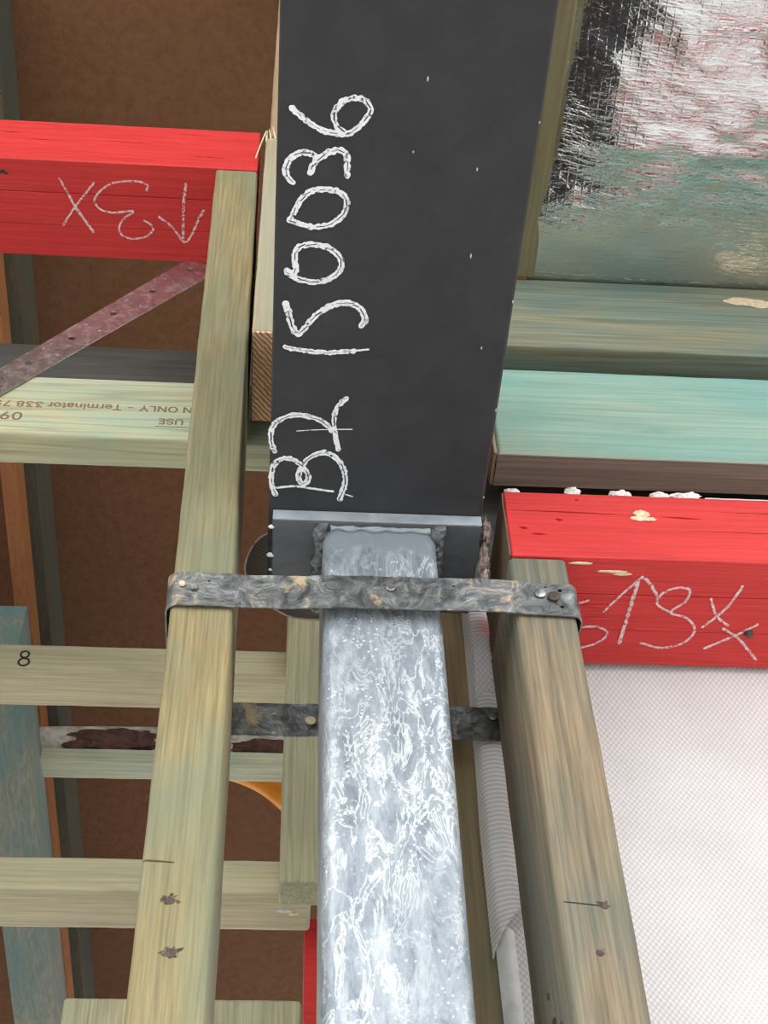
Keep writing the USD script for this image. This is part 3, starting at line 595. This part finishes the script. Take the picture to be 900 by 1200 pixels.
# ------------------------------------------------------------------ punched steel brace running up to the red lintel
d = np.array([-0.1744 + 0.3652 + 0.0, 3.1775 - 2.9334]); d /= np.linalg.norm(d); nn = np.array([-d[1], d[0]])
lo_ = np.array([-0.3385, 2.9353]); hi_ = np.array([-0.1722, 3.1424]); up_ = np.array([-0.195, 3.1813]); lf_ = np.array([-0.3652, 2.9334])
ext = 0.50
a0, a1 = lo_ - d * ext, hi_ + d * 0.028
c0, c1 = lf_ - d * ext, up_ - d * 0.012
poly = Polygon([a0, a1, c1 + d * 0.004, c0])
for (x, z) in [(-0.3417, 2.9606), (-0.3045, 3.0086), (-0.267, 3.0591), (-0.2296, 3.107), (-0.1922, 3.1554)] + [(-0.3417 - 0.0374 * q, 2.9606 - 0.0486 * q) for q in range(1, 8)]:
    poly = poly.difference(Point(x, z).buffer(0.0040, quad_segs=6))
    for e, s in ((0.010, 0.019), (-0.010, 0.016), (0.0, 0.026)):
        poly = poly.difference(Point(x + nn[0] * e + d[0] * s, z + nn[1] * e + d[1] * s).buffer(0.0012, quad_segs=4))
t = trimesh.creation.extrude_polygon(poly, 0.0011, engine='earcut')
v = np.array(t.vertices); br = trimesh.Trimesh(np.stack([v[:, 0], 0.1185 - v[:, 2], v[:, 1]], 1), t.faces, process=False)
o = (-0.33, 0.118, 2.85)
bt = thing('brace_strap', 'punched galvanised steel brace strap running diagonally up to the red lintel', 'strap', o)
obj('band', rel(br, o), 'brace', bt, smooth=False)
k = 0
for (x, z) in [(-0.3417, 2.9606), (-0.3045, 3.0086), (-0.267, 3.0591), (-0.2296, 3.107)]:
    for e, s in ((0.008, 0.029), (-0.011, 0.030)):
        obj('burr', rel(disc_y(x + nn[0] * e + d[0] * s, 0.1178, z + nn[1] * e + d[1] * s, 0.0019, 0.0009, 10), o), 'steel', bt); k += 1

# ------------------------------------------------------------------ timbers across, left and right of the beam
def timber(name, label, cat, lo, hi, m, r=0.003, rot=None, wob=0.0008, seed=0, refine=0.035, parts=True, group=None):
    o = ((lo[0] + hi[0]) / 2, (lo[1] + hi[1]) / 2, lo[2])
    t = thing(name, label, cat, o, rot, group)
    obj('timber', rel(rbox(lo, hi, r, refine, wob, seed), o), m, t)
    return t, o

tl, o = timber('cross_timber', 'pale mint treated timber at left with upside-down brown stamped lettering', 'timber', (-1.0, 0.12, 2.8462), (-0.0660, 0.158, 2.9430), 'teal_pale', 0.004, wob=0.0, seed=21)
def stamp(text, h, x_right, z_base, bold=False):
    t = meshkit.text_mesh(text, h, 0.0003, bold)
    v = np.array(t.vertices)
    return trimesh.Trimesh(np.stack([x_right - v[:, 0], 0.1202 - v[:, 2], z_base - v[:, 1]], 1), t.faces, process=False)
for text, h, xr, zb, wid in [('IN ONLY - Terminator 338 75', 0.0088, -0.1640, 2.8985, 0.200), ('USE', 0.0088, -0.1775, 2.8785, 0.024), ('09', 0.0115, -0.3330, 2.8800, 0.021)]:
    s = stamp(text, h, xr, zb, True)
    v = np.array(s.vertices); wnow = v[:, 0].max() - v[:, 0].min(); v[:, 0] = xr + (v[:, 0] - xr) * wid / wnow
    obj('stamp', rel(trimesh.Trimesh(v, s.faces, process=False), o), 'ink', tl, smooth=False)
obj('stamp', rel(tm(box_m((-0.205, 0.1197, 2.8655), (-0.172, 0.1201, 2.8662))), o), 'ink', tl, smooth=False)
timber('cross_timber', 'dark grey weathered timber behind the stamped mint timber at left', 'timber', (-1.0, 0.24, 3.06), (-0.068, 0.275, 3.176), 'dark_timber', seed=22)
tr, o = timber('cross_timber', 'mint green treated timber at right directly above the red beam', 'timber', (0.1125, 0.05, 2.7540), (1.15, 0.0890, 2.8895), 'teal', 0.005, seed=23)
obj('lower_edge', rel(rbox((0.1130, 0.0515, 2.7536), (1.149, 0.0875, 2.7552), 0.0004, 0.03, 0.0004, 9), o), 'edge_brown', tr, label='weathered grey brown lower edge')
obj('end_grain', rel(rbox((0.1095, 0.0505, 2.7545), (0.1130, 0.0885, 2.8885), 0.0010, 0.008, 0.0012, 8), o), 'tan', tr)
t2, o = timber('cross_timber', 'olive treated timber with teal stains at right just under the foil', 'timber', (0.0870, 0.05, 2.9300), (1.15, 0.0850, 3.0590), 'teal_brown', 0.005, seed=24)
for k, (x, z, s) in enumerate([(0.401, 3.030, 0.020), (0.42, 3.027, 0.022)]):
    obj('torn_chip', rel(lump((x, 0.0503, z), (s, 0.0012, 0.0075), 80 + k, 3, 0.4), o), 'splinter', t2)
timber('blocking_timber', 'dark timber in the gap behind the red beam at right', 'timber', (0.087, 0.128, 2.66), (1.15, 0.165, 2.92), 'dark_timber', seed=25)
timber('packer_strip', 'thin pale packing strip lying on top of the red beam at right', 'packer', (0.270, 0.004, RZ1 - 0.0002), (0.75, 0.030, RZ1 + 0.0055), 'tape', 0.0008, wob=0.0003, seed=26)

# pale block between left stud and beam, tan timber standing on it
o = (-0.090, 0.05, 2.8578)
bl = thing('timber_block', 'cream timber block with orange sawn end squeezed between left stud and black beam', 'timber', o)
obj('timber', rel(rbox((-0.1120, 0.0, 2.8600), (-0.0672, 0.1035, 3.255), 0.0025, 0.03, 0.0007, 27), o), 'block_pale', bl)
obj('end_grain', rel(rbox((-0.1112, 0.0008, 2.8580), (-0.0680, 0.1027, 2.8606), 0.0007, 0.01, 0.0004, 28), o), 'end_saw', bl, label='orange sawn end grain')
for k in range(7):
    z = 3.250 + 0.003 * (k % 3)
    x = -0.111 + 0.005 * k
    p = [(x, 0.002, z - 0.004), (x - 0.001 - 0.0008 * k, -0.001 - 0.0005 * k, z + 0.006 + 0.002 * (k % 4)), (x - 0.002 - 0.001 * (k % 3), -0.003, z + 0.011 + 0.004 * (k % 3))]
    obj('splinter', rel(tube(spline(p, 6), np.linspace(0.0014, 0.0004, 13), 6), o), 'splinter', bl)
p = [(-0.1105, 0.001, 3.256), (-0.1115, -0.004, 3.262), (-0.1165, -0.006, 3.228), (-0.1215, -0.006, 3.190)]
obj('splinter', rel(tube(spline(p, 8), 0.0008, 6), o), 'splinter', bl)
timber('upper_block', 'narrow tan timber standing above the cream block beside the black beam', 'timber', (-0.1085, 0.004, 3.2662), (-0.0675, 0.09, 3.95), 'tan', seed=29)

# ------------------------------------------------------------------ wall behind: noggings, uprights
n1, o = timber('nogging', 'cream nogging marked with a small black 8 behind the left stud', 'nogging', (-1.1, 0.60, 2.9872), (-0.0655, 0.670, 3.0300), 'nog_pale', 0.004, seed=31)
ring = lambda cx, cz, rx, rz: [(cx + rx * math.cos(q), cz + rz * math.sin(q)) for q in np.linspace(0.3, 0.2 + TAU, 14)]
mk = trimesh.util.concatenate([ribbon([(0.0026, ring(0, 0.006, 0.0052, 0.0056))], 0.0004, 7, 0.1), ribbon([(0.0026, ring(0.0006, -0.0070, 0.0066, 0.0062))], 0.0004, 8, 0.1)])
v = np.array(mk.vertices); mk = trimesh.Trimesh(np.stack([v[:, 0] - 0.3975, 0.5998 - v[:, 2], v[:, 1] + 3.0050], 1), mk.faces, process=False)
obj('marker_number', rel(mk, o), 'marker', n1, smooth=False)
n2, o = timber('nogging', 'cream nogging with torn knot behind the left stud, second from the bottom edge', 'nogging', (-1.1, 0.60, 2.6635), (-0.0330, 0.672, 2.7075), 'nog_pale', 0.004, seed=32)
for k, (x, y, s) in enumerate([(-0.062, 0.632, 0.010), (-0.052, 0.637, 0.006)]):
    obj('torn_chip', rel(lump((x, y, 2.6635), (s, 0.003, 0.0012), 90 + k, 2), o), 'splinter' if k else 'drip', n2)
obj('knot', rel(lump((-0.2000, 0.6002, 2.672), (0.012, 0.0008, 0.009), 93, 3, 0.3), o), 'splinter', n2)
timber('nogging', 'green grey nogging at the very bottom edge behind the left stud', 'nogging', (-0.2830, 0.60, 2.4700), (-0.0420, 0.672, 2.5375), 'packer', 0.004, seed=33)
n3, o = timber('nogging', 'green nogging further back below a bark-edged log slab at left', 'nogging', (-1.4, 1.25, 3.3760), (-0.0400, 1.300, 3.4040), 'nog_green', 0.003, seed=34)
o = (-0.3, 1.30, 3.40)
wl = thing('slab_timber', 'pale waney timber with dark bark patch resting on the rear nogging at left', 'timber', o)
g = lump((-0.30, 1.275, 3.438), (0.36, 0.016, 0.036), 95, 4, 0.16)
obj('timber', rel(g, o), 'wane', wl)
obj('bark', rel(lump((-0.365, 1.262, 3.430), (0.085, 0.009, 0.027), 96, 4, 0.6), o), 'bark', wl)
obj('bark', rel(lump((-0.10, 1.262, 3.425), (0.055, 0.008, 0.016), 97, 4, 0.5), o), 'bark', wl)
timber('upright_packer', 'short grey green upright timber left of the steel post, ending on a nogging', 'timber', (-0.0690, 0.555, 2.6480), (-0.020, 0.5995, 3.5), 'packer', 0.003, seed=35)
timber('rear_upright', 'olive upright timber with rust stains right of the steel post behind it', 'timber', (0.0300, 0.165, 0.6), (0.0905, 0.21, 2.80), 'rear_olive', 0.003, seed=36)
timber('red_upright', 'thin red painted upright behind the steel post near the bottom', 'timber', (-0.0375, 0.70, 2.2), (-0.012, 0.74, 2.70), 'red', 0.003, seed=37)

# joists under the roof board, running away
def joist(name, label, x0, x1, zlow, depth, m, y0, y1):
    t = thing(name, label, 'joist', ((x0 + x1) / 2, y0, zlow))
    obj('timber', rel(pitched(x0, x1, y0, y1, zlow, depth), ((x0 + x1) / 2, y0, zlow)), m, t)
    return t
joist('roof_joist', 'blue green treated joist at far left running away under the roof', -0.5953, -0.5150, 3.5071, 0.10, 'joist_teal', 0.95, 2.65)
joist('roof_joist', 'orange timber joist between the blue green and the dark olive joists', -0.556, -0.530, 3.6904, 0.180, 'joist_orange', 0.35, 2.65)
joist('roof_joist', 'dark olive joist beside the orange one at far left under the brown board', -0.5450, -0.5110, 3.7455, 0.126, 'joist_olive', 0.05, 2.65)

# orange conduit
o = (-0.1, 1.35, 3.35)
pts = spline([(-0.9, 1.38, 3.50), (-0.6, 1.37, 3.49), (-0.32, 1.36, 3.478), (-0.25, 1.36, 3.470), (-0.1854, 1.36, 3.458), (-0.1400, 1.36, 3.444), (-0.1000, 1.36, 3.422), (-0.0659, 1.36, 3.392), (-0.0300, 1.36, 3.350), (0.0, 1.36, 3.30), (0.06, 1.37, 3.15), (0.10, 1.38, 2.9), (0.11, 1.38, 2.4), (0.11, 1.38, 1.2)], 8)
cd = thing('conduit', 'orange bent plastic conduit behind the left stud below the green nogging', 'conduit', o)
obj('pipe', rel(tube(pts, 0.020, 16), o), 'conduit', cd, smooth=60)

# dark mesh cap behind the plate
def cap(u, v):
    a = math.radians(85) + u * math.radians(215)
    cx, cz, R_ = -0.043, 2.7020, 0.0670
    r = R_ * v
    return np.stack([cx + r * np.cos(a), 0.150 + 0.028 * (1 - v ** 2) + 0.001 * np.sin(a * 9) * v, cz + r * np.sin(a)], -1)
m = sheet(cap, 40, 14, 0.0008)
o = (-0.06, 0.15, 2.64)
mc = thing('mesh_cap', 'rounded scrap of dark ribbed mesh behind the left end of the cap plate', 'mesh', o)
obj('cloth', rel(m, o), 'mesh_cloth', mc, smooth=60)
rim = np.stack([cap(np.linspace(0, 1, 40), np.ones(40))], 0)[0]
obj('rim', rel(tube(rim, 0.0009, 6), o), 'wane', mc, smooth=60)

# ------------------------------------------------------------------ wall wrap
def wrap_fn(u, v):
    x, z = 0.086 + u * 1.0, 0.9 + v * 1.70
    p = np.stack([x * 6, z * 4, 0 * x], -1)
    y = 0.154 + (meshkit.fbm(p, 3, 2) - 0.5) * 0.016 * np.clip((x - 0.15) * 8, 0, 1) - 0.027 * np.clip((z - 2.45) / 0.12, 0, 1) ** 2
    return np.stack([x, y, z], -1)
o = (0.58, 0.14, 0.9)
ww = thing('wall_wrap', 'white woven wall wrap sheet hanging behind the right stud below the red beam', 'fabric', o)
obj('cloth', rel(sheet(wrap_fn, 90, 140, 0.0006), o), 'wrap', ww, smooth=60)
def tape_fn(u, v):
    z = 1.9 + v * 0.428
    x = 0.0845 + 0.0135 * u + 0.003 * (1 - v)
    return np.stack([x, 0.1525 - 0.006 * np.sin(u * math.pi) , z], -1)
obj('seam_tape', rel(sheet(tape_fn, 12, 30, 0.0006), o), 'tape', ww, smooth=60, label='pale smooth edge strip')
fl_l = np.array([(2.66, 0.0843), (2.607, 0.0839), (2.5245, 0.0834), (2.4627, 0.0826), (2.4136, 0.0814), (2.3604, 0.0815), (2.3062, 0.0819)])
def flap_fn(u, v):
    zb = 2.3062 + 0.0395 * np.clip(u, 0, 1) ** 0.75
    zt = 2.657
    z = zb + (zt - zb) * v
    xl = np.interp(z, fl_l[::-1, 0], fl_l[::-1, 1])
    x = xl + u * (0.112 - xl)
    y = 0.1420 - 0.007 * np.exp(-((u - 0.45) / 0.35) ** 2) * (1 - 0.5 * v) + 0.012 * np.clip(1 - u / 0.18, 0, 1) ** 2 - 0.006 * np.clip(1 - v / 0.12, 0, 1) ** 2 * u
    return np.stack([x, y, z], -1)
o = (0.098, 0.13, 2.306)
fp = thing('wrap_flap', 'loose ribbed white flap of wrap hanging between the steel post and the right stud', 'fabric', o)
obj('cloth', rel(sheet(flap_fn, 30, 70, 0.0006), o), 'flap', fp, smooth=60)

# ------------------------------------------------------------------ foil under the roof at right, olive timber beside it
def foil_fn(u, v):
    x, y = 0.172 + u * 0.85, -0.75 + v * 0.835
    p = np.stack([x * 5.5, y * 5.5, 0 * x], -1)
    z = 3.0600 + 0.10 * np.clip(-y, 0, 1) ** 1.2
    near = np.clip((0.05 - y) * 6, 0, 1)
    z = z - near * (0.030 * (1 - np.exp(-(x - 0.172) / 0.075)) + 0.022 * np.sin(np.clip((x - 0.172) / 0.5, 0, 1) * math.pi))
    edge = np.clip((0.045 - y) * 14, 0, 1)
    z = z + edge * ((meshkit.fbm(p, 2, 11) - 0.5) * 0.034 + (meshkit.fbm(p * 3.2 + 5, 3, 12) - 0.5) * 0.010 + (meshkit.fbm(p * 9 * [0.6, 1.4, 1] + 2, 2, 13) - 0.5) * 0.0045 * (0.5 + u))
    return np.stack([x, y, z], -1)
o = (0.6, -0.3, 3.06)
fo = thing('foil_sheet', 'crumpled silver foil insulation sheet overhead at upper right', 'insulation', o)
obj('foil', rel(sheet(foil_fn, 260, 240, 0.0008), o), 'foil', fo, smooth=60)
timber('roof_timber', 'olive brown timber running along the black beam beside the silver foil', 'timber', (0.094, -1.9, 3.052), (0.1785, 0.048, 3.10), 'roof_olive', 0.004, seed=41)

# ------------------------------------------------------------------ mortar crumbs
words = ['small pale mortar crumb on the red beam close to its left end', 'larger white mortar crumb on the red beam, second from the left', 'white mortar crumb on the red beam, middle of the row',
         'flat white mortar crumb on the red beam, second from the right of the row', 'long white mortar crumb on the red beam, last of the row at right']
for k, (x, s, h) in enumerate([(0.1080, 0.006, 0.003), (0.1590, 0.0065, 0.0055), (0.1985, 0.010, 0.0045), (0.2310, 0.009, 0.004), (0.2540, 0.012, 0.0045)]):
    c = thing('mortar_crumb', words[k], 'crumb', (x, 0.0035, RZ1 - 0.0008), group='mortar crumbs on the red beam')
    obj('crumb', lump((0, 0, h * 0.95), (s, 0.0035, h * 1.15), 50 + k, 3, 0.5), 'foam', c)
c = thing('mortar_lump', 'rough pinkish mortar lump wedged between cap plate and red beam end', 'lump', (0.0862, 0.03, 2.585))
obj('lump', trimesh.util.concatenate([lump((0.0008, 0.000, 0.032), (0.0042, 0.014, 0.015), 57, 3, 0.6), lump((-0.0004, 0.008, 0.012), (0.0042, 0.014, 0.013), 58, 3, 0.6), lump((0.0, 0.016, -0.004), (0.004, 0.012, 0.010), 59, 3, 0.6)]), 'foam_pink', c)
